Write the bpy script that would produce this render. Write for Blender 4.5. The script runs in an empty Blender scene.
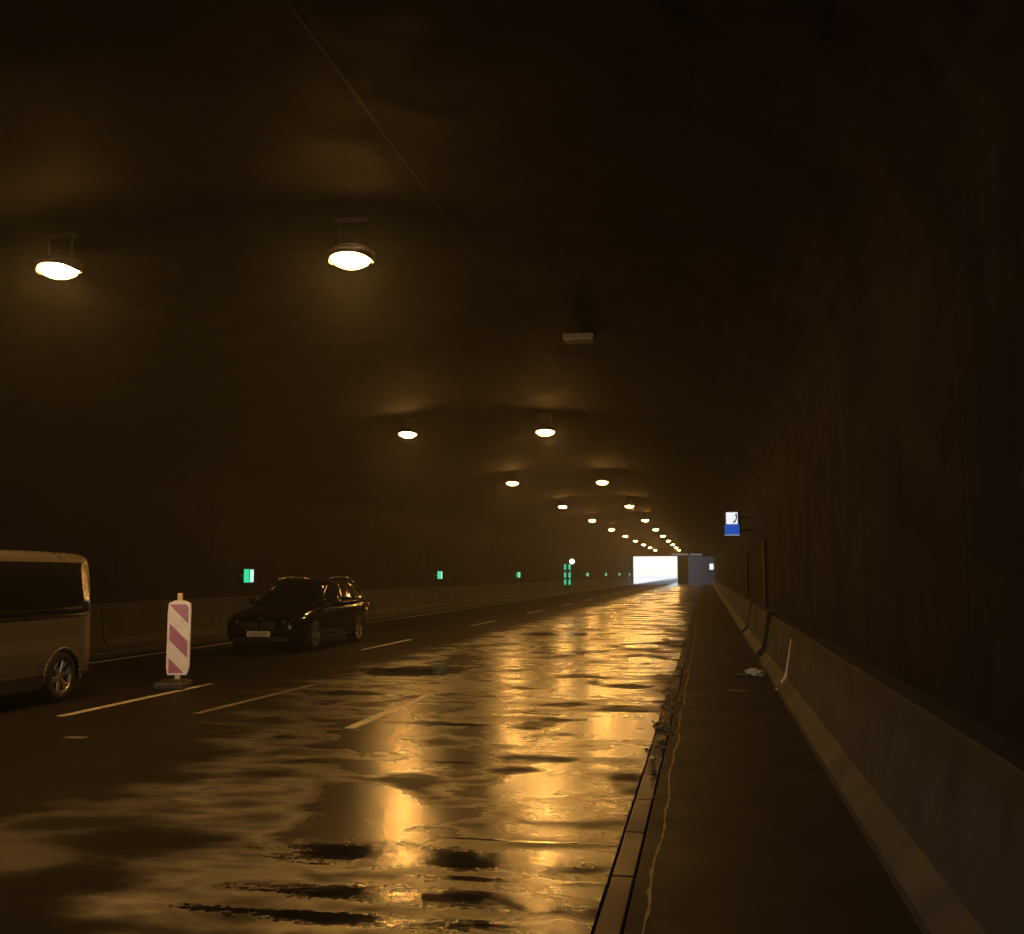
import bpy, bmesh, math, random
from mathutils import Vector, Matrix
random.seed(7)
S = bpy.context.scene
COL = S.collection
R = math.radians

# ------------------------------------------------------------------ node helpers
class Mat:
    def __init__(s, name):
        s.m = bpy.data.materials.new(name); s.m.use_nodes = True
        s.nt = s.m.node_tree; s.n = s.nt.nodes; s.l = s.nt.links
        s.p = s.n['Principled BSDF']; s.out = s.n['Material Output']
        s._pos = None
    def pos(s):
        if s._pos is None: s._pos = s.n.new('ShaderNodeNewGeometry').outputs['Position']
        return s._pos
    def obj(s): return s.n.new('ShaderNodeTexCoord').outputs['Object']
    def put(s, sock, v):
        if hasattr(v, 'is_output') or isinstance(v, bpy.types.NodeSocket): s.l.new(v, sock)
        else: sock.default_value = v
    def math(s, op, a, b=None, c=None, clamp=False):
        x = s.n.new('ShaderNodeMath'); x.operation = op; x.use_clamp = clamp
        for i, v in enumerate((a, b, c)):
            if v is not None: s.put(x.inputs[i], v)
        return x.outputs[0]
    def scale(s, vec, v):
        x = s.n.new('ShaderNodeVectorMath'); x.operation = 'MULTIPLY'
        s.put(x.inputs[0], vec); x.inputs[1].default_value = v
        return x.outputs[0]
    def add(s, vec, v):
        x = s.n.new('ShaderNodeVectorMath'); x.operation = 'ADD'
        s.put(x.inputs[0], vec); s.put(x.inputs[1], v)
        return x.outputs[0]
    def sep(s, vec):
        x = s.n.new('ShaderNodeSeparateXYZ'); s.put(x.inputs[0], vec); return x.outputs
    def noise(s, vec, sc, det=4, rough=.55, dist=0):
        x = s.n.new('ShaderNodeTexNoise'); s.put(x.inputs['Vector'], vec)
        x.inputs['Scale'].default_value = sc; x.inputs['Detail'].default_value = det
        x.inputs['Roughness'].default_value = rough; x.inputs['Distortion'].default_value = dist
        return x.outputs['Fac']
    def ramp(s, f, a, b, lo=0., hi=1.):
        x = s.n.new('ShaderNodeMapRange'); x.interpolation_type = 'SMOOTHSTEP'
        s.put(x.inputs[0], f); x.inputs[1].default_value = a; x.inputs[2].default_value = b
        s.put(x.inputs[3], lo); s.put(x.inputs[4], hi)
        return x.outputs[0]
    def mix(s, f, a, b):
        x = s.n.new('ShaderNodeMix'); x.data_type = 'RGBA'
        s.put(x.inputs[0], f); s.put(x.inputs[6], a); s.put(x.inputs[7], b)
        return x.outputs[2]
    def bump(s, h, st=.3, d=.01, normal=None):
        x = s.n.new('ShaderNodeBump'); x.inputs['Strength'].default_value = st
        x.inputs['Distance'].default_value = d; s.put(x.inputs['Height'], h)
        if normal is not None: s.l.new(normal, x.inputs['Normal'])
        return x.outputs[0]

def c4(c): return (c[0], c[1], c[2], 1)
def plain(name, col, rough=.5, metal=0., coat=0., var=.25, sc=6., bump=0.):
    """one surface with a little procedural unevenness"""
    m = Mat(name); o = m.obj()
    n = m.noise(o, sc, 5)
    m.put(m.p.inputs['Base Color'], m.mix(n, c4([c*(1-var) for c in col]), c4([min(1, c*(1+var)) for c in col])))
    m.put(m.p.inputs['Roughness'], m.ramp(m.noise(o, sc*2.3, 4), .3, .7, max(.03, rough-.08), rough+.08))
    m.p.inputs['Metallic'].default_value = metal
    m.p.inputs['Coat Weight'].default_value = coat
    m.p.inputs['Coat Roughness'].default_value = .06
    if bump: m.put(m.p.inputs['Normal'], m.bump(m.noise(o, sc*12, 4), .5, bump))
    return m.m
def glow(name, col, st, base=(.6, .6, .6)):
    m = Mat(name)
    m.p.inputs['Base Color'].default_value = c4(base); m.p.inputs['Roughness'].default_value = .3
    m.p.inputs['Emission Color'].default_value = c4(col); m.p.inputs['Emission Strength'].default_value = st
    return m.m

# ------------------------------------------------------------------ object helpers
def tag(o, label=None, cat=None, group=None, kind=None):
    if label: o['label'] = label
    if cat: o['category'] = cat
    if group: o['group'] = group
    if kind: o['kind'] = kind
    return o
def thing(name, loc, label, cat, group=None, rz=0):
    o = bpy.data.objects.new(name, None); COL.objects.link(o); o.empty_display_size = .2
    o.location = loc; o.rotation_euler = (0, 0, rz)
    return tag(o, label, cat, group)
def link_mesh(name, me, parent=None, smooth=False):
    o = bpy.data.objects.new(name, me); COL.objects.link(o)
    if parent is not None: o.parent = parent
    for p in me.polygons: p.use_smooth = smooth
    return o
def obj(name, bm, mat, parent=None, smooth=False):
    bmesh.ops.recalc_face_normals(bm, faces=bm.faces)
    me = bpy.data.meshes.new(name); bm.to_mesh(me); bm.free()
    for m in (mat if isinstance(mat, (list, tuple)) else [mat]): me.materials.append(m)
    return link_mesh(name, me, parent, smooth)
def BM(): return bmesh.new()
def box(bm, x0, x1, y0, y1, z0, z1, bev=0., seg=2):
    r = bmesh.ops.create_cube(bm, size=1)
    vs = r['verts']
    for v in vs:
        v.co = Vector(((x0+x1)/2 + v.co.x*(x1-x0), (y0+y1)/2 + v.co.y*(y1-y0), (z0+z1)/2 + v.co.z*(z1-z0)))
    if bev:
        es = list({e for v in vs for e in v.link_edges})
        bmesh.ops.bevel(bm, geom=es, offset=bev, segments=seg, affect='EDGES', profile=.5)
def cyl(bm, p, q, r0, r1=None, n=16):
    p, q = Vector(p), Vector(q); d = q-p
    M = Matrix.Translation((p+q)/2) @ d.to_track_quat('Z', 'Y').to_matrix().to_4x4()
    bmesh.ops.create_cone(bm, cap_ends=True, segments=n, radius1=r0, radius2=r0 if r1 is None else r1, depth=d.length, matrix=M)
def lathe(bm, prof, n=24, axis='Z', c=(0, 0, 0)):
    rings = []
    for r, h in prof:
        ring = []
        for i in range(n):
            a = 2*math.pi*i/n
            p = (r*math.cos(a), r*math.sin(a), h)
            if axis == 'X': p = (h, r*math.cos(a), r*math.sin(a))
            ring.append(bm.verts.new(Vector(p)+Vector(c)))
        rings.append(ring)
    for a, b in zip(rings, rings[1:]):
        for i in range(n): bm.faces.new((a[i], a[(i+1) % n], b[(i+1) % n], b[i]))
    return rings
def prism_y(bm, prof, ys):
    """closed profile of (x,z) swept through the stations ys"""
    rings = [[bm.verts.new((x, y, z)) for x, z in prof] for y in ys]
    n = len(prof)
    for a, b in zip(rings, rings[1:]):
        for i in range(n): bm.faces.new((a[i], a[(i+1) % n], b[(i+1) % n], b[i]))
    bm.faces.new(rings[0]); bm.faces.new(rings[-1])
def loft(bm, rings):
    rv = [[bm.verts.new(p) for p in r] for r in rings]; n = len(rv[0])
    for a, b in zip(rv, rv[1:]):
        for i in range(n): bm.faces.new((a[i], a[(i+1) % n], b[(i+1) % n], b[i]))
    bm.faces.new(rv[0]); bm.faces.new(rv[-1])
def patch(bm, a, b, c, d, nu=6, nv=4, bulge=(0, 0, 0), thick=.012):
    """bowed pane with corners a b c d (a-b bottom, d-c top), given a real thickness"""
    a, b, c, d, bulge = map(Vector, (a, b, c, d, bulge))
    nrm = (b-a).cross(d-a).normalized()
    lay = []
    for k in (0, 1):
        g = []
        for j in range(nv+1):
            t = j/nv; row = []
            for i in range(nu+1):
                s = i/nu
                p = (a*(1-s)+b*s)*(1-t)+(d*(1-s)+c*s)*t
                p = p + bulge*(4*s*(1-s))*(.5+2*t*(1-t)) - nrm*thick*k
                row.append(bm.verts.new(p))
            g.append(row)
        lay.append(g)
    for k in (0, 1):
        g = lay[k]
        for j in range(nv):
            for i in range(nu): bm.faces.new((g[j][i], g[j][i+1], g[j+1][i+1], g[j+1][i]))
    g, h = lay
    for j in range(nv):
        for i in (0, nu): bm.faces.new((g[j][i], g[j+1][i], h[j+1][i], h[j][i]))
    for i in range(nu):
        for j in (0, nv): bm.faces.new((g[j][i], g[j][i+1], h[j][i+1], h[j][i]))
def tube(bm, pts, r, n=8):
    for p, q in zip(pts, pts[1:]): cyl(bm, p, q, r, n=n)
def bake(o):
    """apply the modifiers and drop them"""
    dg = bpy.context.evaluated_depsgraph_get()
    me = bpy.data.meshes.new_from_object(o.evaluated_get(dg), depsgraph=dg)
    o.modifiers.clear(); o.data = me
    return o
def copy_tree(o, parent=None):
    c = o.copy(); COL.objects.link(c)
    if parent is not None: c.parent = parent
    for ch in list(o.children): copy_tree(ch, c)
    return c
ORD = ['nearest', 'second', 'third', 'fourth', 'fifth', 'sixth', 'seventh', 'eighth', 'ninth', 'tenth', 'eleventh', 'twelfth', 'thirteenth']

# ------------------------------------------------------------------ layout (metres; camera stands at x=0,y=0)
XR, XL = 1.40, -12.50          # tunnel walls
Y0, Y1 = -10.0, 176.0          # tunnel ends; near one opened close behind the camera for cool daylight
SPR, RISE = 3.35, 2.62         # wall height, rise of the flat vault
CX, HW = (XR+XL)/2, (XR-XL)/2
def vault_z(x):
    t = min(1, abs(x-CX)/HW)
    return SPR + RISE*(1-t**2.4)**(1/2.4)

# ------------------------------------------------------------------ materials
def asphalt():
    m = Mat('wet_asphalt'); P = m.pos(); x, y, z = m.sep(P)[:3]
    big = m.noise(m.scale(P, (.50, .34, 1)), 1.0, 5, .5, .3)           # broad damp patches
    mid = m.noise(m.add(m.scale(P, (1.0, 1.9, 1)), (3.1, 7.7, 0)), 1.0, 5, .55, .2)   # drier streaks lying across the lane
    fine = m.noise(P, 110, 2, .5)
    chip = m.noise(P, 26, 4, .6)
    def spot(cx, cy, rx, ry):
        dx = m.math('DIVIDE', m.math('SUBTRACT', x, cx), rx); dy = m.math('DIVIDE', m.math('SUBTRACT', y, cy), ry)
        return m.math('SUBTRACT', 1.0, m.math('ADD', m.math('MULTIPLY', dx, dx), m.math('MULTIPLY', dy, dy)))
    lane = m.ramp(x, -8.6, -4.6, 0, 1)
    dry = m.noise(m.add(m.scale(P, (.95, 1.05, 1)), (11.3, 2.7, 0)), 1.0, 4, .5, .25)                                  # hardly any water along the parked cars
    w = m.math('ADD', m.math('MULTIPLY', big, .60), m.math('MULTIPLY', mid, .40))
    w = m.math('ADD', w, m.math('MULTIPLY', m.math('SUBTRACT', lane, .55), .22))
    w = m.math('ADD', w, m.math('MULTIPLY', m.ramp(spot(-4.1, 6.3, .75, 2.2), -.5, 1), .10))
    w = m.math('SUBTRACT', w, m.math('MULTIPLY', m.ramp(spot(-3.3, 7.2, .55, 2.4), -.5, .8), .10))
    w = m.math('SUBTRACT', w, m.math('MULTIPLY', m.ramp(y, 9.5, 5.5), .03))
    # the wet film thins out towards the parked cars; one damp wheel track is left of it near the camera
    xx = m.math('ADD', x, m.math('MULTIPLY', m.math('SUBTRACT', m.math('MINIMUM', y, 14.5), 5.0), .30))
    xx = m.math('ADD', xx, m.math('MULTIPLY', m.math('SUBTRACT', mid, .5), 2.6))
    film = m.ramp(xx, -3.5, -1.9, .04, 1)
    track = m.ramp(m.math('ADD', spot(-4.15, 6.0, .62, 2.3), m.math('MULTIPLY', m.math('SUBTRACT', mid, .5), 3.5)), -.2, .9, 0, .25)
    damp = m.math('MULTIPLY', m.ramp(w, .36, .66), m.math('MAXIMUM', film, track))
    damp = m.math('MULTIPLY', damp, m.ramp(dry, .66, .52, m.math('MULTIPLY', lane, .22), 1))
    pud = None
    for a in ((-1.65, 6.16, 1.25, .30), (-1.5, 5.42, 1.1, .20), (-1.0, 5.78, .8, .06), (-1.7, 5.02, 1.1, .13), (-1.2, 6.62, .8, .03), (-5.2, 17.5, 1.3, 1.0),
              (-2.6, 22, 1.1, .35), (-5.0, 14.2, .7, .35), (-1.7, 12.5, .6, .12), (-3.9, 29, 2.0, .9), (-2.3, 9.2, .5, .05), (-3.0, 11.5, .7, .15)):
        s_ = spot(*a); pud = s_ if pud is None else m.math('MAXIMUM', pud, s_)
    rag = m.math('ADD', m.math('MULTIPLY', m.math('SUBTRACT', m.noise(m.scale(P, (1.7, 3.8, 1)), 1.5, 8, .72), .5), 3.6), m.math('MULTIPLY', m.math('SUBTRACT', chip, .5), 1.8))
    pud = m.ramp(m.math('ADD', pud, rag), -.1, .9)
    base = m.mix(m.noise(m.scale(P, (.8, .12, 1)), 1.1, 6), (.010, .0088, .0082, 1), (.021, .0185, .0168, 1))
    base = m.mix(m.ramp(chip, .35, .75), m.mix(.5, base, (.009, .008, .0075, 1)), base)
    m.put(m.p.inputs['Base Color'], base)
    r = m.math('ADD', m.ramp(damp, 0, 1, .66, .215), m.math('MULTIPLY', m.math('SUBTRACT', chip, .5), .08))
    rr = m.math('ADD', m.math('MULTIPLY', r, m.math('SUBTRACT', 1.0, pud)), m.math('MULTIPLY', pud, .085))
    m.put(m.p.inputs['Roughness'], rr)
    m.put(m.p.inputs['Specular IOR Level'], m.ramp(damp, 0, .8, .03, 1.0))
    m.put(m.p.inputs['Coat Weight'], m.math('MULTIPLY', m.math('MULTIPLY', damp, m.math('SUBTRACT', 1.0, pud)), .9))
    m.put(m.p.inputs['Coat Roughness'], m.math('MULTIPLY', rr, 1.15)); m.p.inputs['Coat IOR'].default_value = 1.6; m.p.inputs['IOR'].default_value = 1.65
    h = m.math('MULTIPLY', fine, m.ramp(pud, 0, 1, 1, .35))
    n1 = m.bump(h, .2, .004)
    n2 = m.bump(m.noise(m.scale(P, (2.2, 5.0, 1)), 2.2, 3), .07, .02, n1)
    n2 = m.bump(m.math('MULTIPLY', m.noise(m.scale(P, (9, 16, 1)), 1.0, 4, .65), pud), .16, .02, n2)
    m.put(m.p.inputs['Normal'], n2)
    return m.m
M_ASPHALT = asphalt()

def concrete(name, a, b, rough=.75, stain=False, joints=0., streak=True, spec=.4):
    m = Mat(name); P = m.pos(); x, y, z = m.sep(P)[:3]
    n = m.noise(P, 1.3, 7, .62, .4)
    col = m.mix(n, c4(a), c4(b))
    if streak:
        s = m.noise(m.scale(P, (3, 3, .18)), 1.2, 5, .6)
        col = m.mix(m.ramp(s, .42, .72, 0, .55), col, c4([v*.45 for v in a]))
    pit = m.noise(P, 38, 3, .6)
    hgt = pit
    if joints:
        f = m.math('ABSOLUTE', m.math('SUBTRACT', m.math('FRACT', m.math('DIVIDE', m.math('ADD', y, 200), joints)), .5))
        j = m.ramp(f, .4915, .495)
        cell = m.math('FLOOR', m.math('DIVIDE', m.math('ADD', y, 200), joints))
        wn = m.n.new('ShaderNodeTexWhiteNoise'); wn.noise_dimensions = '1D'; m.put(wn.inputs['W'], cell)
        col = m.mix(m.math('MULTIPLY', wn.outputs['Value'], .45), col, c4([v*.5 for v in b]))
        col = m.mix(m.math('MULTIPLY', j, .9), col, (.012, .011, .010, 1))
        hgt = m.math('SUBTRACT', pit, m.math('MULTIPLY', j, 4))
    if stain:      # black water runs below the top edge
        q = m.noise(m.scale(P, (0, 1.7, 0)), 1.0, 4, .55, .0)
        drip = m.math('ADD', .11, m.math('MULTIPLY', m.ramp(q, .45, .78), .45))
        k = m.ramp(m.math('SUBTRACT', m.math('ADD', z, drip), .86), -.18, .16)
        col = m.mix(m.math('MULTIPLY', k, m.ramp(z, .868, .880, .88, .45)), col, (.012, .012, .0125, 1))
        col = m.mix(m.ramp(z, .10, 0, 0, .5), col, (.05, .042, .035, 1))
    m.put(m.p.inputs['Base Color'], col)
    m.put(m.p.inputs['Roughness'], m.ramp(n, .3, .7, rough-.1, rough+.1))
    m.p.inputs['Specular IOR Level'].default_value = spec
    m.put(m.p.inputs['Normal'], m.bump(hgt, .4, .006))
    return m.m
M_WALL = concrete('dark_tunnel_concrete', (.0105, .009, .0115), (.020, .017, .0215), .85, joints=3.68, spec=.1)  # near-black base tone for walls and portal pieces
M_CEIL = concrete('dark_ceiling_concrete', (.012, .0105, .0125), (.023, .020, .0235), .85, spec=.1)  # near-black base tone for the vault
M_BARR = concrete('barrier_concrete', (.028, .030, .037), (.050, .053, .063), .75, stain=True)
M_BARL = concrete('dark_barrier_concrete', (.022, .018, .017), (.038, .032, .030), .8, stain=True)  # darker concrete tone for the left barrier and ceiling joint
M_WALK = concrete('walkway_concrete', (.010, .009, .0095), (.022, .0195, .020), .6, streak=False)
M_GUT = concrete('gutter_concrete', (.026, .023, .021), (.055, .049, .044), .38, streak=False)
M_PALE = concrete('portal_concrete', (.017, .017, .027), (.030, .030, .045), .8, joints=3.68)
M_LIME = plain('lime_streak', (.72, .70, .66), .8, var=.2, sc=20)
M_DARK = plain('black_rubber', (.018, .018, .02), .65)
M_TAR = plain('joint_sealant', (.30, .25, .17), .45, var=.4, sc=14)
M_STEEL = plain('galvanised_steel', (.33, .33, .33), .45, .7)
M_HOUS = plain('lamp_housing', (.22, .21, .19), .5, .3)
M_HOUSD = plain('dark_lamp_housing', (.05, .047, .042), .6)  # dark base tone for the lamp fittings
M_HOUSK = plain('near_black_matte', (.012, .011, .010), .7)  # near-black tone for wall bands and sign brackets
M_WHITE = plain('white_paint_housing', (.62, .60, .56), .5)
def paint_line():
    m = Mat('road_paint'); P = m.pos()
    w = m.noise(P, 9, 6, .7)
    m.put(m.p.inputs['Base Color'], m.mix(m.ramp(w, .42, .64), (.60, .59, .57, 1), (.15, .14, .13, 1)))
    m.p.inputs['Roughness'].default_value = .5
    m.put(m.p.inputs['Normal'], m.bump(m.noise(P, 90, 3), .4, .004))
    return m.m
M_LINE = paint_line()
def faded_line():
    m = Mat('worn_road_paint'); P = m.pos()
    m.put(m.p.inputs['Base Color'], m.mix(m.ramp(m.noise(P, 12, 6, .7), .4, .6), (.22, .20, .18, 1), (.06, .055, .05, 1)))
    m.p.inputs['Roughness'].default_value = .55
    return m.m
M_FADED = faded_line()
SODIUM = (1.0, .468, .098)
M_LENS = glow('lit_sodium_lens', SODIUM, 92.0)
M_GREEN = glow('lit_green_lens', (.03, .8, .36), .34, (.05, .5, .3))
M_GREENW = glow('lit_pale_lens', (.45, 1.0, .8), .42, (.6, .8, .7))
M_SIGNW = glow('lit_sign_white', (.85, .93, 1.0), .34, (.8, .8, .8))
M_SIGNB = glow('lit_sign_blue', (.012, .10, .62), .24, (.01, .06, .4))
M_COOL = glow('cool_pale_glow', (.55, .7, 1.0), .16, (.7, .7, .7))  # cool glow added to the exit bars, also on the sign rim
M_ENAMEL = plain('dark_blue_enamel', (.02, .035, .09), .35)
M_INK = plain('black_ink', (.01, .01, .012), .4)
M_SOIL = plain('gravelly_ground', (.34, .32, .29), .9, var=.3, sc=.3)

# ------------------------------------------------------------------ setting: ground, road, gutter, walkways
def sheet(name, x0, x1, y0, y1, z, mat, nx=1, ny=1, label=None):
    bm = BM()
    g = [[bm.verts.new((x0+(x1-x0)*i/nx, y0+(y1-y0)*j/ny, z)) for i in range(nx+1)] for j in range(ny+1)]
    for j in range(ny):
        for i in range(nx): bm.faces.new((g[j][i], g[j][i+1], g[j+1][i+1], g[j+1][i]))
    return tag(obj(name, bm, mat), kind='structure')
sheet('ground', -420, 420, -320, 760, -.09, M_SOIL)
road = sheet('road', -11.75, -.556, -260, 420, 0, M_ASPHALT)

def slab(name, x0, x1, y0, y1, z0, z1, mat, bev=.006):
    bm = BM(); box(bm, x0, x1, y0, y1, z0, z1, bev, 1)
    return tag(obj(name, bm, mat), kind='structure')
# gutter: short concrete covers in a row with a dark slot on both sides
bm = BM(); yy = Y0
while yy < 165:
    box(bm, -.547, -.418, yy+.006, yy+.994, -.07, -.006+random.uniform(-.003, .003), .008, 1); yy += 1.0
tag(obj('gutter', bm, M_GUT), kind='structure')
bm = BM(); box(bm, -.56, -.40, Y0, 165, -.085, -.05); tag(obj('gutter_bed', bm, M_DARK), kind='structure')
slab('walkway', -.405, 1.6, Y0, 176, -.08, .006, M_WALK)
slab('kerb_walk', -12.6, -11.76, Y0, Y1, -.08, .10, M_WALK, .02)

# painted markings: parts of the road surface
def line(name, x0, x1, y0, y1, w, mat):
    bm = BM(); n = max(2, int((y1-y0)/1.5)); L = []
    for i in range(n+1):
        t = i/n; x = x0+(x1-x0)*t; y = y0+(y1-y0)*t
        L.append((bm.verts.new((x-w/2, y, .004)), bm.verts.new((x+w/2, y, .004))))
    for a, b in zip(L, L[1:]): bm.faces.new((a[0], a[1], b[1], b[0]))
    return obj(name, bm, mat, road)
line('edge_line', -11.28, -11.28, Y0, 210, .13, M_LINE)
for k in range(-1, 16): line('lane_dash', -7.42, -7.38, 11.3+k*10.9-.0, 15.05+k*10.9, .12, M_LINE)
for k in range(-1, 16): line('lane_dash', -3.80, -3.77, 11.0+k*9.85, 14.3+k*9.85, .12, M_LINE)
line('worn_line', -5.98, -5.76, 11.8, 16.0, .10, M_FADED)
bm = BM(); box(bm, -6.42, -6.2, 9.82, 9.94, .001, .005); obj('worn_line', bm, M_FADED, road)
# light sealant joint wandering along the walkway edge
bm = BM(); L = []
for i in range(300):
    y = -2+i*.12; x = -.305-.001*y*.8+.012*math.sin(y*1.9)+.008*math.sin(y*4.7+1)+random.uniform(-.006, .006); w = random.uniform(.004, .013)
    L.append((bm.verts.new((x-w, y, .010)), bm.verts.new((x+w, y, .010))))
for a, b in zip(L, L[1:]): bm.faces.new((a[0], a[1], b[1], b[0]))
tag(obj('joint_sealant', bm, M_TAR), kind='structure')

# ------------------------------------------------------------------ the tunnel
tun = thing('tunnel', (0, 0, 0), 'long dark concrete road tunnel vault over the wet road, open at its far end', 'tunnel')
def strip(name, inner, mat, ys, th=.35):
    """a shell part: inner outline (x,z) thickened outwards"""
    out = []
    for i, (x, z) in enumerate(inner):
        a = Vector(inner[max(0, i-1)]); b = Vector(inner[min(len(inner)-1, i+1)]); d = (b-a).normalized()
        out.append((x+d.y*th, z-d.x*th))
    bm = BM(); prism_y(bm, inner+out[::-1], ys)
    return obj(name, bm, mat, tun)
ys = [Y0, 60, Y1]
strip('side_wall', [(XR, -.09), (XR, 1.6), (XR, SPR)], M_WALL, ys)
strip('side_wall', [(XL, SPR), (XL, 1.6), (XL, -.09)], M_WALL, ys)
arc = [(CX+HW*math.copysign(abs(math.cos(a))**(2/2.4), math.cos(a)), SPR+RISE*math.sin(a)**(2/2.4)) for a in [math.pi*i/40 for i in range(41)]]
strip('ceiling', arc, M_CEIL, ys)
# ceiling joint strip (long pale edge running to the vanishing point) and portal pieces
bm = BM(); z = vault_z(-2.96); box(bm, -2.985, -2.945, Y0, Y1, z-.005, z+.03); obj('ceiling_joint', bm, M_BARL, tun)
bm = BM(); prism_y(bm, [(XL-.2, 4.55), (XR+.2, 4.55), (XR+.2, SPR+3.4), (XL-.2, SPR+3.4)], [Y1-.6, Y1+.02]); obj('portal_lintel', bm, M_WALL, tun)
bm = BM(); box(bm, -4.6, -2.88, 175.2, 176.3, -.09, 4.54, .02); obj('portal_pier', bm, M_WALL, tun)
bm = BM(); box(bm, -12.7, -11.85, 175.3, 176.2, -.09, 4.54, .02); obj('portal_cheek', bm, M_WALL, tun)
bm = BM(); loft(bm, [[(XR+.4, 176.1, -.09), (XR+.9, 176.1, -.09), (XR+.9, 176.1, 7), (XR+.4, 176.1, 7)], [(-4.2, 188, -.09), (-3.8, 188.3, -.09), (-3.8, 188.3, 7), (-4.2, 188, 7)]])
obj('portal_wing_wall', bm, M_PALE, tun)

# ------------------------------------------------------------------ barriers
PR = [(.95, 0), (.955, .06), (1.085, .20), (1.20, .86), (1.215, .872), (1.385, .872), (1.385, 0)]
def barrier(name, y0, y1, label, group, mirror=False):
    o = thing(name, ((XR if not mirror else XL), y0, .006 if not mirror else .10), label, 'barrier', group)
    bm = BM(); n = max(1, int((y1-y0)/4))
    pr = [(x-XR, z) for x, z in PR] if not mirror else [(-(x-XR)*.8, z*1.08) for x, z in PR]
    prism_y(bm, pr, [(y1-y0)*i/n for i in range(n+1)])
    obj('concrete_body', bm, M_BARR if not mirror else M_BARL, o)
    return o
rb = [(-9.8, -2.0, None), (-1.96, 15.36, 'long concrete barrier section on the right, closest to the camera, with black water stains'),
      (15.40, 20.6, 'short concrete barrier section between the white lime streak and the first dark gap'),
      (21.9, 29.4, 'concrete barrier section between the two dark gaps on the right'),
      (30.3, 175.8, 'far concrete barrier run on the right, from the second dark gap to the tunnel end')]
for y0, y1, lb in rb:
    b = barrier('concrete_barrier', y0, y1, lb or 'concrete barrier section on the right behind the camera', 'concrete barriers along the right walkway')
    if y0 == 15.40:
        bm = BM(); L = []
        for i in range(13):
            t = i/12; pts = [(.945-XR, .02), (1.078-XR, .205), (1.17-XR, .72)]
            p = Vector((pts[0][0], 0, pts[0][1])).lerp(Vector((pts[1][0], 0, pts[1][1])), t/.35) if t < .35 else Vector((pts[1][0], 0, pts[1][1])).lerp(Vector((pts[2][0], 0, pts[2][1])), (t-.35)/.65)
            w = .10*(1-t)**.5*random.uniform(.7, 1.2)+.02; yc = .10+.05*t+random.uniform(-.015, .015)
            L.append([bm.verts.new(p+Vector((dx, yc+s*w, .002))) for dx, s in ((-.004, -1), (-.004, 1), (.02, 1), (.02, -1))])
        for a, c in zip(L, L[1:]):
            for i in range(4): bm.faces.new((a[i], a[(i+1) % 4], c[(i+1) % 4], c[i]))
        bm.faces.new(L[0]); bm.faces.new(L[-1])
        obj('lime_streak', bm, M_LIME, b)
for y0, y1, lb in [(Y0+1, 20, 'concrete barrier along the left tunnel wall behind the white van'), (20.05, 92, 'concrete barrier along the left tunnel wall behind the black car'), (95.2, 175.8, 'far concrete barrier along the left wall beyond the green emergency post')]:
    barrier('concrete_barrier', y0, y1, lb, 'concrete barriers along the left wall', True)

# dark vertical bands on the right wall, built as thin dark boxes
for y, w, h, lb in [(25.6, .55, 2.45, 'dark vertical duct on the right wall, the closer of two beyond the first barrier gap'), (36.6, .6, 2.35, 'dark vertical duct on the right wall, the farther of two')]:
    o = thing('wall_band', (XR, y, .88), lb, 'band', 'dark bands on the right wall')
    bm = BM(); box(bm, -.06, -.002, -w/2, w/2, 0, h-.88, .01, 1); obj('cover', bm, M_HOUSK, o)
    for zz in (.25, h-1.2):
        bm = BM(); box(bm, -.068, -.003, -w/2-.03, w/2+.03, zz, zz+.05); obj('clamp', bm, M_HOUSK, o)

# ------------------------------------------------------------------ ceiling lamps
LAMP_Z = 5.50
def make_lamp(loc):
    o = thing('ceiling_lamp', loc, 'x', 'lamp', 'glowing orange lamps in two rows under the tunnel ceiling')
    bm = BM(); prof = [(.001, -.165), (.10, -.152), (.18, -.11), (.222, -.045), (.232, .02)]
    lathe(bm, prof, 20)
    for v in bm.verts: v.co.x *= 1.12
    obj('lens', bm, M_LENS, o, True)
    bm = BM(); lathe(bm, [(.224, .021), (.252, .021), (.250, .04), (.18, .09), (.001, .11)], 20)
    for v in bm.verts: v.co.x *= 1.12
    obj('housing', bm, M_HOUSD, o, True)
    bm = BM(); n = 64; R4 = []                  # skirt added to keep lamp light off the walls, open along the road
    for k in range(n):
        a = 2*math.pi*k/n; dp = -.040-.055*abs(math.cos(a))**3
        R4.append([bm.verts.new((q*1.12*math.cos(a), q*math.sin(a), zz)) for q, zz in ((.238, .02), (.243, dp), (.249, dp), (.246, .02))])
    for k in range(n):
        A, B = R4[k], R4[(k+1) % n]
        for t in range(4): bm.faces.new((A[t], A[(t+1) % 4], B[(t+1) % 4], B[t]))
    obj('added_skirt', bm, M_HOUSD, o, True)
    bm = BM(); h = vault_z(loc[0])-loc[2]
    for sx in (-.16, .16): cyl(bm, (sx, 0, .08), (sx, 0, h+.02), .012, n=8)
    box(bm, -.2, .2, -.06, .06, h-.02, h+.02)
    obj('bracket', bm, M_HOUSD, o)
    return o
protos = {}
for side, x, word in (('r', -4.16, 'right'), ('l', -7.90, 'left')):
    for n in range(-1, 11):
        loc = (x, 11.85+n*15.75-(.25 if side == 'l' else 0), LAMP_Z)
        if side not in protos: o = protos[side] = make_lamp(loc)
        else: o = copy_tree(protos[side]); o.location = loc
        if n < 0: o['label'] = 'orange ceiling lamp behind the camera, in the %s lamp row' % word
        elif n == 0: o['label'] = 'large blazing orange ceiling lamp, nearest of the %s lamp row' % word
        elif n == 10: o['label'] = 'farthest tiny orange ceiling lamp of the %s row, above the bright exit' % word
        else: o['label'] = 'glowing orange ceiling lamp, %s from the camera in the %s lamp row' % (ORD[n], word)

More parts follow.
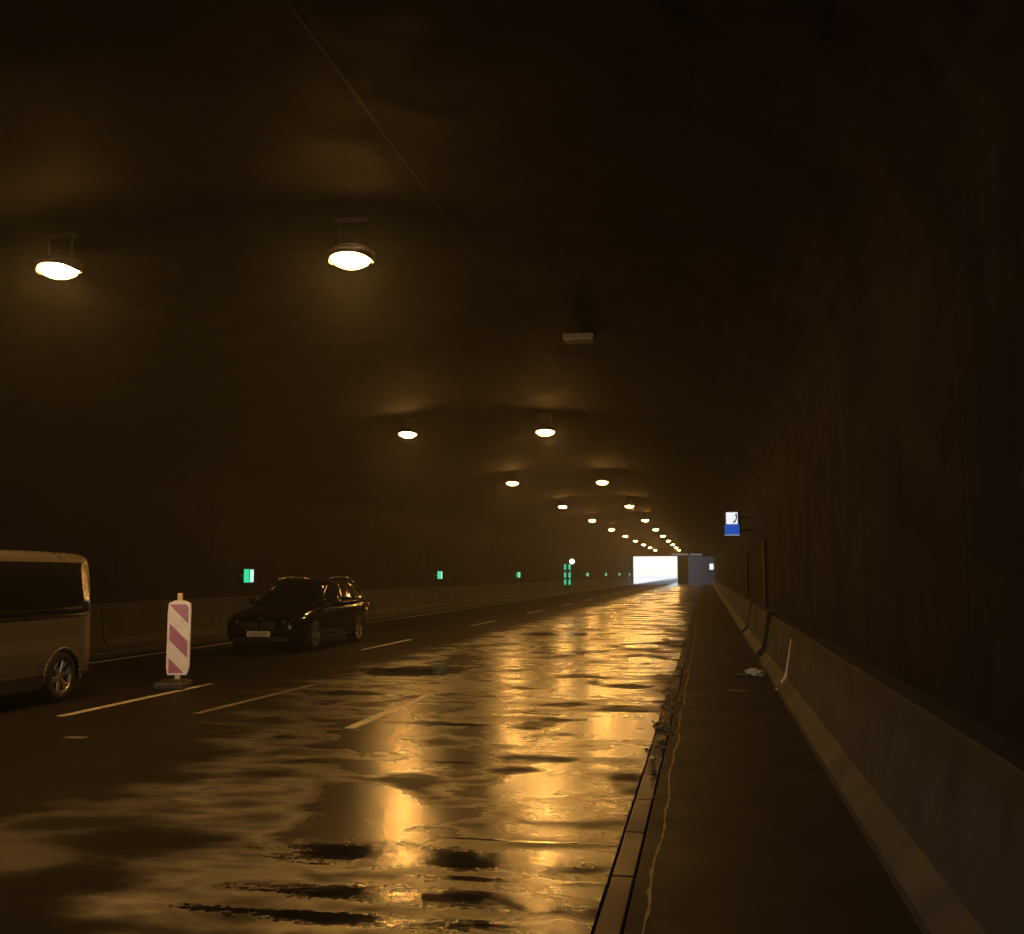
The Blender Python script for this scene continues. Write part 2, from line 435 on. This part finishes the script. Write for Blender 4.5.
# unlit luminaire right of the rows
o = thing('unlit_lamp', (-2.06, 17.55, 5.62), 'unlit flat white ceiling lamp right of the glowing rows', 'lamp')
bm = BM(); box(bm, -.27, .27, -.17, .17, 0, .10, .02); obj('housing', bm, M_HOUS, o)
bm = BM(); box(bm, -.235, .235, -.20, .14, -.025, -.002, .008); obj('diffuser', bm, M_WHITE, o)
bm = BM(); box(bm, -.05, .05, -.04, .04, .10, vault_z(-2.06)-5.62+.03); obj('bracket', bm, M_STEEL, o)

# ------------------------------------------------------------------ green guide lamps on the left
def make_green(loc):
    o = thing('guide_lamp', loc, 'x', 'guide lamp', 'green guide lamps along the left wall')
    bm = BM(); box(bm, -.03, .14, -.09, .14, -.20, .20, .012, 1); obj('housing', bm, M_DARK, o)
    bm = BM(); box(bm, -.02, .13, -.11, -.091, -.18, .18, .006, 1); obj('green_lens', bm, M_GREEN, o)
    bm = BM(); box(bm, .141, .158, -.08, .13, -.17, .17, .006, 1); obj('pale_lens', bm, M_GREENW, o)
    bm = BM(); box(bm, -.20, -.03, -.03, .05, -.05, .05); obj('bracket', bm, M_STEEL, o)
    return o
gl = [27.0, 48.0, 69.1, 110.6, 131.5, 152.5, 173.0]
for i, y in enumerate(gl):
    if i == 0: g0 = o = make_green((-12.33, y, 1.6))
    else: o = copy_tree(g0); o.location = (-12.33, y, 1.6)
    o['label'] = ['green guide lamp on the left wall above the parked black car, nearest of all', 'green guide lamp second along the left wall, past the black car',
                  'green guide lamp on the left wall last before the green emergency post', 'tiny green guide lamp on the left wall first beyond the green emergency post',
                  'tiny green guide lamp on the left wall, second beyond the emergency post', 'tiny green guide lamp on the left wall, third beyond the emergency post',
                  'farthest tiny green guide lamp, beside the bright tunnel exit'][i]
# emergency post
o = thing('emergency_post', (-12.15, 93.5, .10), 'green lit emergency post with a round white lamp on top at the left wall', 'emergency post')
bm = BM(); box(bm, -.36, .36, -.12, .25, 0, 2.45, .03, 2); obj('cabinet', bm, plain('dark_green_enamel', (.01, .10, .06), .4), o)
for zz in (.62, 1.25, 1.95):
    for xx in (-.20, .20):
        bm = BM(); box(bm, xx-.085, xx+.085, -.15, -.121, zz-.02, zz+.44, .012, 1); obj('light_strip', bm, M_GREEN, o)
bm = BM(); cyl(bm, (.3, 0, 2.40), (.45, -.05, 2.62), .03, n=8); obj('lamp_arm', bm, M_STEEL, o)
bm = BM(); bmesh.ops.create_uvsphere(bm, u_segments=16, v_segments=10, radius=.23, matrix=Matrix.Translation((.42, -.12, 2.66))); obj('white_lamp', bm, glow('lit_white_globe', (.8, 1, .92), 1.2), o, True)

# ------------------------------------------------------------------ blue telephone sign on the right wall
o = thing('telephone_sign', (.74, 30, 2.70), 'lit blue and white emergency telephone sign sticking out from the right wall', 'sign')
bm = BM(); box(bm, -.24, .24, -.06, .06, 0, .70, .05, 3); obj('housing', bm, M_ENAMEL, o)
bm = BM(); box(bm, -.16, .155, -.068, -.061, .335, .665, .003, 1); wp = obj('white_panel', bm, M_SIGNW, o)
bm = BM(); box(bm, -.20, .20, -.067, -.061, .05, .325, .003, 1); obj('blue_panel', bm, M_SIGNB, o)
bm = BM(); box(bm, -.21, .21, -.068, -.061, .018, .042, .003, 1); obj('lower_rim', bm, M_COOL, o)
bm = BM(); pts = []
for i in range(11):                                     # curved handset with two swollen ends
    t = i/10; a = R(-62+t*92); pts.append((.0+.16*math.cos(a)-.035, .53+.17*math.sin(a), .016+.016*abs(2*t-1)**3))
pv = []
for k, (x, z, r) in enumerate(pts):
    d = Vector((pts[min(10, k+1)][0]-pts[max(0, k-1)][0], pts[min(10, k+1)][1]-pts[max(0, k-1)][1])).normalized()
    nx, nz = -d.y*r, d.x*r
    pv.append([bm.verts.new(p) for p in ((x+nx, -.0745, z+nz), (x-nx, -.0745, z-nz), (x-nx, -.0695, z-nz), (x+nx, -.0695, z+nz))])
for a, b in zip(pv, pv[1:]):
    for i in range(4): bm.faces.new((a[i], a[(i+1) % 4], b[(i+1) % 4], b[i]))
bm.faces.new(pv[0]); bm.faces.new(pv[-1])
obj('handset_symbol', bm, M_INK, wp)
for zz in (.15, .50):
    bm = BM(); box(bm, .24, XR-.74+.02, -.03, .03, zz, zz+.04); obj('bracket', bm, M_HOUSK, o)
# small far sign
o = thing('wall_sign', (.85, 165, 2.2), 'tiny lit white sign far along the right wall near the exit', 'sign')
bm = BM(); box(bm, -.35, .35, -.08, .08, 0, 1.1, .03); obj('housing', bm, M_ENAMEL, o)
bm = BM(); box(bm, -.30, .30, -.095, -.082, .1, 1.02); obj('face', bm, glow('lit_far_sign', (.8, .9, 1), .5), o)
bm = BM(); box(bm, .35, .57, -.04, .04, .4, .6); obj('bracket', bm, M_STEEL, o)
# pale bars hung across in front of the exit wing, their glow added
for x0, x1, lb in ((-5.3, -2.75, 'pale bluish bar with added glow hanging across the ceiling at the exit, left one'), (-2.45, -.5, 'pale bluish bar with added glow hanging across the ceiling at the exit, right one')):
    o = thing('added_glow_bar', ((x0+x1)/2, 168, 4.62), lb, 'lamp', 'pale bars with added glow near the exit')
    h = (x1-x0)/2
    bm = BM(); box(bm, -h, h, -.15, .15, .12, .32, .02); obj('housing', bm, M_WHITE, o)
    bm = BM(); box(bm, -h+.05, h-.05, -.17, .1, 0, .118, .02); obj('lens', bm, M_COOL, o)  # lower face of the bar, carries the added glow
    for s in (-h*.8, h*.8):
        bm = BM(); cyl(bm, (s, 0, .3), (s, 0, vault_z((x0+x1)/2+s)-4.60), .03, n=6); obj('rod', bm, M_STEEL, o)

# ------------------------------------------------------------------ red and white delineator
def blade_mat():
    m = Mat('red_white_sheeting'); x, y, z = m.sep(m.obj())[:3]
    f = m.math('FRACT', m.math('DIVIDE', m.math('ADD', m.math('ADD', x, z), 10.0), .5))
    k = m.math('MULTIPLY', m.math('GREATER_THAN', f, .12), m.math('LESS_THAN', f, .60))
    inner = m.math('MULTIPLY', m.math('LESS_THAN', m.math('ABSOLUTE', x), .132), m.math('MULTIPLY', m.math('LESS_THAN', z, 1.205), m.math('GREATER_THAN', z, .215)))
    dirt = m.noise(m.obj(), 9, 5, .6)
    white = m.mix(m.ramp(dirt, .4, .75), (.92, .91, .95, 1), (.76, .74, .77, 1))
    m.put(m.p.inputs['Base Color'], m.mix(m.math('MULTIPLY', k, inner), white, (.42, .045, .06, 1)))
    m.p.inputs['Roughness'].default_value = .3; m.p.inputs['Specular IOR Level'].default_value = 1.0
    m.p.inputs['Coat Weight'].default_value = 1.0; m.p.inputs['Coat Roughness'].default_value = .18; m.p.inputs['Coat IOR'].default_value = 1.6
    return m.m
o = thing('delineator_post', (-7.60, 14.4, 0), 'red and white striped delineator post standing on the lane line', 'traffic post', rz=R(15))
bm = BM()
loft(bm, [[(-.15, y, .185), (.13, y, .185), (.165, y, .30), (.165, y, 1.1), (.155, y, 1.225), (.07, y, 1.262), (-.07, y, 1.262), (-.155, y, 1.225), (-.165, y, 1.1), (-.165, y, .30)] for y in (-.03, .03)])
bmesh.ops.bevel(bm, geom=list(bm.edges), offset=.008, segments=2, affect='EDGES')
obj('blade', bm, blade_mat(), o)
bm = BM(); box(bm, -.035, .035, -.025, .025, 1.255, 1.37, .008); obj('lamp_tab', bm, plain('peg_plastic', (.78, .72, .62), .4), o)
bm = BM(); box(bm, -.04, .04, -.03, .03, .10, .19, .006); obj('stem', bm, plain('grey_peg', (.5, .5, .52), .4), o)
bm = BM(); box(bm, -.27, .15, -.34, .30, 0.0, .10, .03, 3); box(bm, -.12, .12, -.1, .1, .09, .13, .015, 2); obj('foot', bm, plain('recycled_rubber', (.028, .03, .036), .6, bump=.004), o)

# ------------------------------------------------------------------ vehicles
M_RIM = plain('alloy_rim', (.55, .55, .55), .28, .9, var=.1)
M_TYRE = plain('tyre_rubber', (.016, .016, .017), .7, bump=.003)
M_GLASS = plain('tinted_glass', (.008, .009, .010), .06, var=.1)
M_GLASSV = plain('tinted_van_glass', (.006, .006, .007), .10, var=.1)
M_BLACKP = plain('black_car_paint', (.004, .004, .005), .12, coat=.0, var=.1, sc=1.5)
M_TRIM = plain('black_plastic', (.016, .016, .017), .5)
M_CHROME = plain('chrome', (.6, .6, .6), .12, 1., var=.05)
M_HEAD = plain('headlamp_glass', (.25, .27, .3), .08, .5, coat=.6)
M_TAIL = plain('taillamp_glass', (.22, .012, .01), .12, coat=.6)
def plate_mat():
    m = Mat('number_plate'); x, y, z = m.sep(m.obj())[:3]
    f = m.math('FRACT', m.math('MULTIPLY', m.math('ADD', x, 5), 17.0))
    k = m.math('MULTIPLY', m.math('GREATER_THAN', f, .35), m.math('LESS_THAN', m.math('ABSOLUTE', m.math('SUBTRACT', z, .40)), .033))
    k = m.math('MULTIPLY', k, m.math('LESS_THAN', m.math('ABSOLUTE', x), .20))
    k = m.math('MULTIPLY', k, m.ramp(m.noise(m.obj(), 40, 2), .35, .5))
    m.put(m.p.inputs['Base Color'], m.mix(k, (.80, .80, .84, 1), (.30, .30, .34, 1))); m.p.inputs['Roughness'].default_value = .4
    return m.m
M_PLATE = plate_mat()

def wheel(parent, x, y, r, w, side, spokes, mat_rim=M_RIM):
    """tyre mesh with the rim under it; side = +1 faces +x"""
    bm = BM(); s = side
    prof = [(r*.66, -w/2), (r*.80, -w/2-.004), (r*.94, -w/2+.012), (r, -w/2+.05), (r, w/2-.05), (r*.94, w/2-.012), (r*.80, w/2+.004), (r*.66, w/2)]
    rings = lathe(bm, prof, 36, 'X')
    for i in range(36): bm.faces.new((rings[-1][i], rings[-1][(i+1) % 36], rings[0][(i+1) % 36], rings[0][i]))
    t = obj('wheel', bm, M_TYRE, parent, True); t.location = (x, y, r)
    bm = BM(); f = s*(w/2-.01)
    lathe(bm, [(r*.665, -s*w*.3), (r*.665, f), (r*.63, f+s*.008), (r*.59, f-s*.01), (r*.57, f-s*.05), (r*.57, -s*w*.2)], 36, 'X')
    for k in range(spokes):
        a = 2*math.pi*k/spokes+.2
        for da in (-.13, .13):
            p = Vector((f-s*.035, math.cos(a+da*.4)*r*.10, math.sin(a+da*.4)*r*.10)); q = Vector((f-s*.012, math.cos(a+da)*r*.60, math.sin(a+da)*r*.60))
            cyl(bm, p, q, .022, .018, 8)
    cyl(bm, (f-s*.06, 0, 0), (f-s*.015, 0, 0), r*.19, r*.15, 20)
    obj('rim', bm, mat_rim, t)
    bm = BM(); cyl(bm, (-s*w*.22, 0, 0), (f-s*.075, 0, 0), r*.56, n=28); obj('brake_disc', bm, M_TRIM, t)
    return t

def shell(name, rings, mat, parent, arches, r, depth, levels=2):
    bm = BM(); loft(bm, rings)
    o = obj(name, bm, [mat, M_TRIM], None, True)
    sub = o.modifiers.new('s', 'SUBSURF'); sub.levels = sub.render_levels = levels
    bake(o)
    cb = BM()
    for (y, w) in arches:
        for s in (-1, 1): cyl(cb, (s*(w-depth), y, r*.86), (s*(w+.3), y, r*.86), r*1.13, n=40)
    c = obj('arch_cutter', cb, M_TRIM)
    b = o.modifiers.new('b', 'BOOLEAN'); b.operation = 'DIFFERENCE'; b.object = c; b.solver = 'EXACT'; b.material_mode = 'TRANSFER'
    bake(o)
    bpy.data.objects.remove(c)
    for p in o.data.polygons: p.use_smooth = True
    e = o.modifiers.new('e', 'EDGE_SPLIT'); e.split_angle = R(38)
    bake(o)
    o.parent = parent
    return o

# ---- black estate car facing the camera
car = thing('estate_car', (-9.24, 20.95, 0), 'black estate car parked in the left lane facing the camera, wet and shiny', 'car')
st = [(0, .60, .30, .60), (.05, .76, .25, .69), (.22, .865, .20, .765), (.65, .905, .18, .86), (1.15, .92, .18, .93), (1.5, .925, .18, .965), (2.4, .925, .18, .985), (3.4, .925, .18, 1.0), (4.15, .90, .20, 1.0), (4.45, .84, .25, .97), (4.55, .72, .32, .90)]
rings = []
for y, w, zb, zt in st:
    h = zt-zb
    half = [(0, zb), (w*.80, zb), (w*.955, zb+.05), (w*.985, zb+h*.35), (w*1.0, zb+h*.62), (w*.985, zb+h*.80), (w*.93, zt-.025), (w*.80, zt), (0, zt+.035*min(1, y+.3))]
    rings.append([(x, y, z) for x, z in half]+[(-x, y, z) for x, z in half[-2:0:-1]])
body = shell('body', rings, M_BLACKP, car, [(.86, .925), (3.56, .925)], .335, .26)
for y in (.86, 3.56):
    for s in (1, -1): wheel(car, s*.80, y, .33, .225, s, 5)
# cabin
A0, A1 = (.77, 1.42, .965), (.585, 2.22, 1.47)
B0, B1 = (.86, 2.50, .985), (.625, 2.72, 1.505)
C0, C1 = (.855, 3.38, 1.0), (.62, 3.42, 1.50)
D0, D1 = (.75, 4.42, 1.0), (.56, 4.02, 1.455)
mx = lambda p: (-p[0], p[1], p[2])
def pane(name, a, b, c, d, bulge, mat=M_GLASS, parent=car, **k):
    bm = BM(); patch(bm, a, b, c, d, bulge=bulge, **k); return obj(name, bm, mat, parent, True)
pane('windscreen', mx(A0), A0, A1, mx(A1), (0, -.13, .02), nu=10)
pane('rear_window', D0, mx(D0), mx(D1), D1, (0, .08, .01), nu=10)
for s in (1, -1):
    f = (lambda p: p) if s == 1 else mx
    for a0, a1, b0, b1 in ((A0, A1, B0, B1), (B0, B1, C0, C1), (C0, C1, D0, D1)):
        q = [f(a0), f(b0), f(b1), f(a1)]
        pane('side_window', *(q if s == 1 else [q[1], q[0], q[3], q[2]]), (.015*s, 0, 0))
    for p0, p1, nm in ((A0, A1, 'windscreen_pillar'), (B0, B1, 'door_pillar'), (C0, C1, 'door_pillar'), (D0, D1, 'rear_pillar')):
        bm = BM(); d = Vector(p1)-Vector(p0); cyl(bm, Vector(f(p0))-Vector((0, 0, .03)), f(p1), .032 if nm != 'rear_pillar' else .05, .028, 10); obj(nm, bm, M_BLACKP, car, True)
    bm = BM(); tube(bm, [f((.60, 2.25, 1.535)), f((.615, 2.75, 1.575)), f((.61, 3.42, 1.57)), f((.565, 3.98, 1.53))], .015); 
    for p in ((.60, 2.27, 1.50), (.612, 3.1, 1.53), (.565, 3.95, 1.49)): cyl(bm, f(p), f((p[0], p[1], p[2]+.05)), .017, n=8)
    obj('roof_rail', bm, M_CHROME, car, True)
    bm = BM(); tube(bm, [f((.79, 1.62, .985)), f((.868, 2.5, 1.0)), f((.863, 3.38, 1.012)), f((.765, 4.38, 1.012))], .011); obj('window_trim', bm, M_CHROME, car)
    # mirror, lamps, handles, sill strip
    bm = BM(); bmesh.ops.create_uvsphere(bm, u_segments=14, v_segments=8, radius=1, matrix=Matrix.Translation((s*.985, 1.78, 1.03)) @ Matrix.Diagonal((.115, .075, .075, 1)))
    cyl(bm, (s*.86, 1.80, .985), (s*.95, 1.79, 1.0), .025, n=8); obj('wing_mirror', bm, M_BLACKP, car, True)
    bm = BM(); a, b, c, d = (s*.40, .055, .595), (s*.80, .225, .625), (s*.83, .27, .725), (s*.42, .085, .675)
    patch(bm, *( (a, b, c, d) if s == 1 else (b, a, d, c)), bulge=(s*.02, -.035, .005), thick=.05); obj('headlight', bm, M_HEAD, car, True)
    for px, py, pz in ((.52, .015, .645), (.66, .09, .655)):
        bm = BM(); cyl(bm, (s*px, py, pz), (s*px, py+.05, pz), .042, n=14); obj('headlight_ring', bm, M_CHROME, car)
    bm = BM(); a, b, c, d = (s*.62, .085, .335), (s*.80, .20, .34), (s*.80, .20, .40), (s*.60, .075, .385)
    patch(bm, *((a, b, c, d) if s == 1 else (b, a, d, c)), thick=.05, bulge=(0, -.012, 0)); obj('fog_light', bm, M_HEAD, car)
    bm = BM(); a, b, c, d = (s*.905, 4.10, .82), (s*.79, 4.52, .83), (s*.79, 4.48, .96), (s*.905, 4.16, .95)
    patch(bm, *((a, b, c, d) if s == 1 else (b, a, d, c)), bulge=(s*.05, .02, 0), thick=.05); obj('tail_light', bm, M_TAIL, car, True)
    for y in (2.25, 3.2):
        bm = BM(); box(bm, s*.925-.012, s*.925+.018, y, y+.19, .845, .872, .008, 1); obj('door_handle', bm, M_CHROME, car)
    for y in (1.62, 2.52, 3.36):
        pass
    bm = BM(); box(bm, s*.925-.02, s*.925+.004, 1.30, 3.10, .255, .285, .006, 1); obj('sill_strip', bm, M_CHROME, car)
bm = BM(); patch(bm, (-.60, 2.2, 1.475), (.60, 2.2, 1.475), (.575, 4.06, 1.46), (-.575, 4.06, 1.46), 10, 8, (0, -.01, .075), .03); obj('roof', bm, M_BLACKP, car, True)
for s in (1, -1):      # twin kidney shaped grille halves
    bm = BM()
    box(bm, s*.19-.15, s*.19+.15, -.025, .05, .46, .64, .045, 3); g = obj('grille', bm, M_TRIM, car, True)
    bm = BM(); pts = [(s*.19+.15*math.copysign(abs(math.cos(a))**.55, math.cos(a)), -.028, .55+.09*math.copysign(abs(math.sin(a))**.55, math.sin(a))) for a in [2*math.pi*i/20 for i in range(21)]]
    tube(bm, pts, .010, 6); obj('grille_frame', bm, M_CHROME, g)
bm = BM(); cyl(bm, (0, .06, .705), (0, .035, .725), .04, n=18); rb_ = obj('badge', bm, M_CHROME, car)
bm = BM(); cyl(bm, (0, .042, .7205), (0, .031, .7295), .028, n=18); obj('badge_centre', bm, plain('badge_blue', (.03, .12, .4), .3), rb_)
bm = BM(); box(bm, -.62, .62, -.012, .10, .235, .33, .02); obj('lower_intake', bm, M_TRIM, car)
bm = BM(); box(bm, -.26, .26, -.055, -.03, .345, .455, .005, 1); pl = obj('number_plate', bm, M_PLATE, car)

car.scale = (1, 1.06, 1)
# ---- silver beige van
M_VAN = plain('van_paint', (.125, .118, .112), .35, .25, coat=.5, var=.05, sc=2)
van = thing('passenger_van', (-9.15, 8.40, 0), 'silver beige passenger van with tinted windows cut off by the left picture edge', 'van')
st = [(0, .66, .30, .70), (.06, .80, .24, .86), (.30, .90, .21, 1.00), (.75, .935, .20, 1.08), (1.0, .94, .20, 1.22), (1.45, .945, .20, 1.66), (1.75, .945, .20, 1.84), (2.2, .95, .20, 1.90), (3.2, .95, .20, 1.91), (4.3, .95, .22, 1.905), (4.64, .945, .25, 1.90), (4.73, .935, .27, 1.88), (4.765, .90, .30, 1.83), (4.77, .84, .36, 1.72)]
rings = []
for y, w, zb, zt in st:
    tap = 1-.075*max(0, min(1, (zt-.95)/.95))
    bz = min(1.08, zt-.16)
    half = [(0, zb), (w*.88, zb), (w*.975, zb+.05), (w*.985, .42), (w*1.006, .70), (w*.978, .82 if bz > .9 else bz-.02), (w*.985, bz), (w*tap, max(bz+.05, zt-.13)), (w*tap-.05, zt-.035), (w*tap-.17, zt), (0, zt+.035)]
    rings.append([(x, y, z) for x, z in half]+[(-x, y, z) for x, z in half[-2:0:-1]])
shell('body', rings, M_VAN, van, [(.95, .95), (4.10, .95)], .335, .30)
for y in (.95, 4.10):
    for s in (1, -1): wheel(van, s*.83, y, .325, .215, s, 6)
def vx(z): return .942-(z-1.08)*.088
for s in (1, -1):
    for y0, y1 in ((1.62, 2.405), (2.41, 4.64)):
        a, b, c, d = (s*(vx(1.12)+.018), y0 if y0 > 1.7 else 1.22, 1.12), (s*(vx(1.12)+.018), y1, 1.135), (s*(vx(1.77)+.020), y1-(.06 if y1 > 4.4 else 0), 1.77), (s*(vx(1.77)+.020), y0, 1.77)
        pane('side_window', *((a, b, c, d) if s == 1 else (b, a, d, c)), (s*.012, 0, 0), M_GLASSV, van, thick=.03, nu=14)
    bm = BM(); box(bm, s*.95-.02, s*.95+.010, 1.32, 3.70, .21, .40, .012); obj('side_moulding', bm, M_TRIM, van)
    bm = BM(); tube(bm, [(s*.953, 1.3, 1.09), (s*.955, 3.0, 1.095), (s*.950, 4.55, 1.105)], .010); obj('waist_strip', bm, M_CHROME, van)
    # flared lip over the wheel openings
    for yc in (.95, 4.10):
        bm = BM(); pts = [(s*.944, yc+.395*math.cos(a), .29+.395*math.sin(a)) for a in [math.pi*(-.03+1.06*i/18) for i in range(19)]]
        tube(bm, pts, .012, 8); obj('wheel_arch_lip', bm, M_VAN, van, True)
    bm = BM(); a, b, c, d = (s*.905, 4.60, .78), (s*.845, 4.735, .78), (s*.82, 4.715, 1.45), (s*.885, 4.61, 1.45)
    patch(bm, *((a, b, c, d) if s == 1 else (b, a, d, c)), bulge=(s*.01, .01, 0), thick=.04); obj('tail_light', bm, M_TAIL, van)
    bm = BM(); a, b, c, d = (s*.50, .02, .66), (s*.83, .16, .68), (s*.86, .28, .93), (s*.56, .10, .80)
    patch(bm, *((a, b, c, d) if s == 1 else (b, a, d, c)), bulge=(s*.02, -.03, 0), thick=.05); obj('headlight', bm, M_HEAD, van, True)
    bm = BM(); box(bm, s*1.06-.09, s*1.06+.09, 1.28, 1.40, 1.10, 1.34, .03); cyl(bm, (s*.93, 1.35, 1.12), (s*1.02, 1.34, 1.15), .03, n=8); obj('wing_mirror', bm, M_TRIM, van, True)
    for y in (1.55, 2.5):
        bm = BM(); box(bm, s*.955-.015, s*.955+.02, y, y+.18, .92, .95, .01, 1); obj('door_handle', bm, M_VAN, van)
pane('windscreen', (-.84, .985, 1.20), (.84, .985, 1.20), (.76, 1.52, 1.74), (-.76, 1.52, 1.74), (0, -.06, .03), M_GLASSV, van, nu=10)
pane('rear_window', (.74, 4.745, 1.12), (-.74, 4.745, 1.12), (-.70, 4.74, 1.62), (.70, 4.74, 1.62), (0, .02, 0), M_GLASSV, van)
bm = BM(); box(bm, -.88, .88, 4.62, 4.80, .28, .50, .04, 3); obj('bumper', bm, M_TRIM, van, True)
bm = BM(); box(bm, -.80, .80, -.05, .10, .28, .50, .04, 3); obj('bumper', bm, M_TRIM, van, True)
bm = BM(); box(bm, -.40, .40, -.02, .10, .56, .66, .02); obj('grille', bm, M_TRIM, van)

van.scale = (1, 1, 1.018)
# ------------------------------------------------------------------ litter and gutter debris
def crumple(name, x, y, r, mat, label, seed, flat=.5):
    rnd = random.Random(seed); bm = BM()
    bmesh.ops.create_icosphere(bm, subdivisions=3, radius=1)
    for v in bm.verts:
        k = 1+rnd.uniform(-.28, .28); v.co = Vector((v.co.x*r*1.3*k, v.co.y*r*k, max(-.2, v.co.z)*r*flat*k))
    lo = min(v.co.z for v in bm.verts)
    for v in bm.verts: v.co.z -= lo
    o = obj(name, bm, mat); o.location = (x, y, .007); return tag(o, label, 'litter')
M_PAPER = plain('crumpled_paper', (.62, .58, .52), .7, var=.3, sc=20)
M_RAG = plain('dirty_rag', (.10, .09, .08), .8, var=.4, sc=20)
crumple('crumpled_paper', .74, 17.7, .12, M_PAPER, 'crumpled pale paper lying on the walkway by the barrier foot', 1, .8)
crumple('flattened_rag', .55, 17.6, .12, M_RAG, 'flat dark rag on the walkway beside the crumpled paper', 2, .3)
crumple('flattened_bag', .40, 15.4, .11, plain('dull_bag', (.20, .18, .16), .6, var=.3), 'flattened dull bag in the middle of the walkway', 3, .12)
rnd = random.Random(5); bm = BM()
for i in range(150):
    y = rnd.choice([rnd.uniform(9.5, 15.5), rnd.uniform(12.5, 15.5), rnd.uniform(8, 30)]); x = rnd.gauss(-.47, .07); s = rnd.uniform(.008, .032)
    z0 = .0 if x < -.54 else .004
    M = Matrix.Translation((x, y, z0+s*.3)) @ Matrix.Rotation(rnd.uniform(0, 6), 4, 'Z') @ Matrix.Diagonal((s*rnd.uniform(.7, 1.8), s, s*rnd.uniform(.4, .8), 1))
    n0 = len(bm.verts); r = bmesh.ops.create_icosphere(bm, subdivisions=1, radius=1, matrix=M)
    for v in r['verts']: v.co += Vector((rnd.uniform(-1, 1), rnd.uniform(-1, 1), rnd.uniform(-1, 1)))*s*.25
tag(obj('gravel_debris', bm, plain('wet_grit', (.16, .14, .11), .3, var=.5, sc=30)), 'wet grit and leaves gathered along the gutter', 'debris', kind='stuff')

# ------------------------------------------------------------------ light: sky + sun outside, sodium lamps inside
world = bpy.data.worlds.new("World"); S.world = world; world.use_nodes = True
nt = world.node_tree; bg = nt.nodes['Background']
sky = nt.nodes.new('ShaderNodeTexSky'); sky.sky_type = 'NISHITA'; sky.sun_disc = False
EL, ROT = R(42), R(75)
sky.sun_elevation = EL; sky.sun_rotation = ROT; sky.air_density = 1.4; sky.dust_density = .4; sky.ozone_density = 2.0
nt.links.new(sky.outputs[0], bg.inputs[0]); bg.inputs[1].default_value = .15
sl = bpy.data.lights.new('sun', 'SUN'); sl.energy = 5.0; sl.angle = R(.5); sl.color = (1, .95, .88)
so = bpy.data.objects.new('sun', sl); COL.objects.link(so)
sd = Vector((math.sin(ROT)*math.cos(EL), math.cos(ROT)*math.cos(EL), math.sin(EL)))
so.rotation_euler = sd.to_track_quat('Z', 'Y').to_euler(); so.location = (40, 40, 60)

# thin air volume added for the glow around lamps and exit
def glow_haze():
    bm = BM(); box(bm, -430, 430, -330, 770, -1.1, 12)
    m = bpy.data.materials.new('added_glow_air'); m.use_nodes = True; n = m.node_tree.nodes
    n.remove(n['Principled BSDF'])
    vp = n.new('ShaderNodeVolumePrincipled'); vp.inputs['Color'].default_value = (.9, .93, 1, 1)
    vp.inputs['Density'].default_value = HAZE; vp.inputs['Anisotropy'].default_value = .62
    m.node_tree.links.new(vp.outputs[0], n['Material Output'].inputs['Volume'])
    tag(obj('glow_haze', bm, m), kind='stuff')
HAZE = .0020
if HAZE: glow_haze()

# ------------------------------------------------------------------ camera
YAW, PITCH = R(10.415277), R(5.818627)
cd = bpy.data.cameras.new('camera'); cd.sensor_width = 36; cd.lens = 36*1050/1024; cd.clip_start = .05; cd.clip_end = 4000
co = bpy.data.objects.new('camera', cd); COL.objects.link(co)
F = Vector((-math.sin(YAW)*math.cos(PITCH), math.cos(YAW)*math.cos(PITCH), math.sin(PITCH)))
r = F.cross(Vector((0, 0, 1))).normalized(); U = r.cross(F)
co.matrix_world = Matrix(((r.x, U.x, -F.x, 0), (r.y, U.y, -F.y, 0), (r.z, U.z, -F.z, 1.65), (0, 0, 0, 1)))
S.camera = co

S.render.engine = 'CYCLES'
S.render.resolution_x, S.render.resolution_y = 1024, 934
cy = S.cycles
cy.use_denoising = True; cy.volume_bounces = 0; cy.max_bounces = 7; cy.diffuse_bounces = 4; cy.glossy_bounces = 4
cy.caustics_reflective = False; cy.caustics_refractive = False; cy.sample_clamp_indirect = 4.0
v = S.view_settings
v.view_transform = 'Standard'; v.look = 'None'; v.gamma = 1; v.use_curve_mapping = False; v.exposure = 1.5
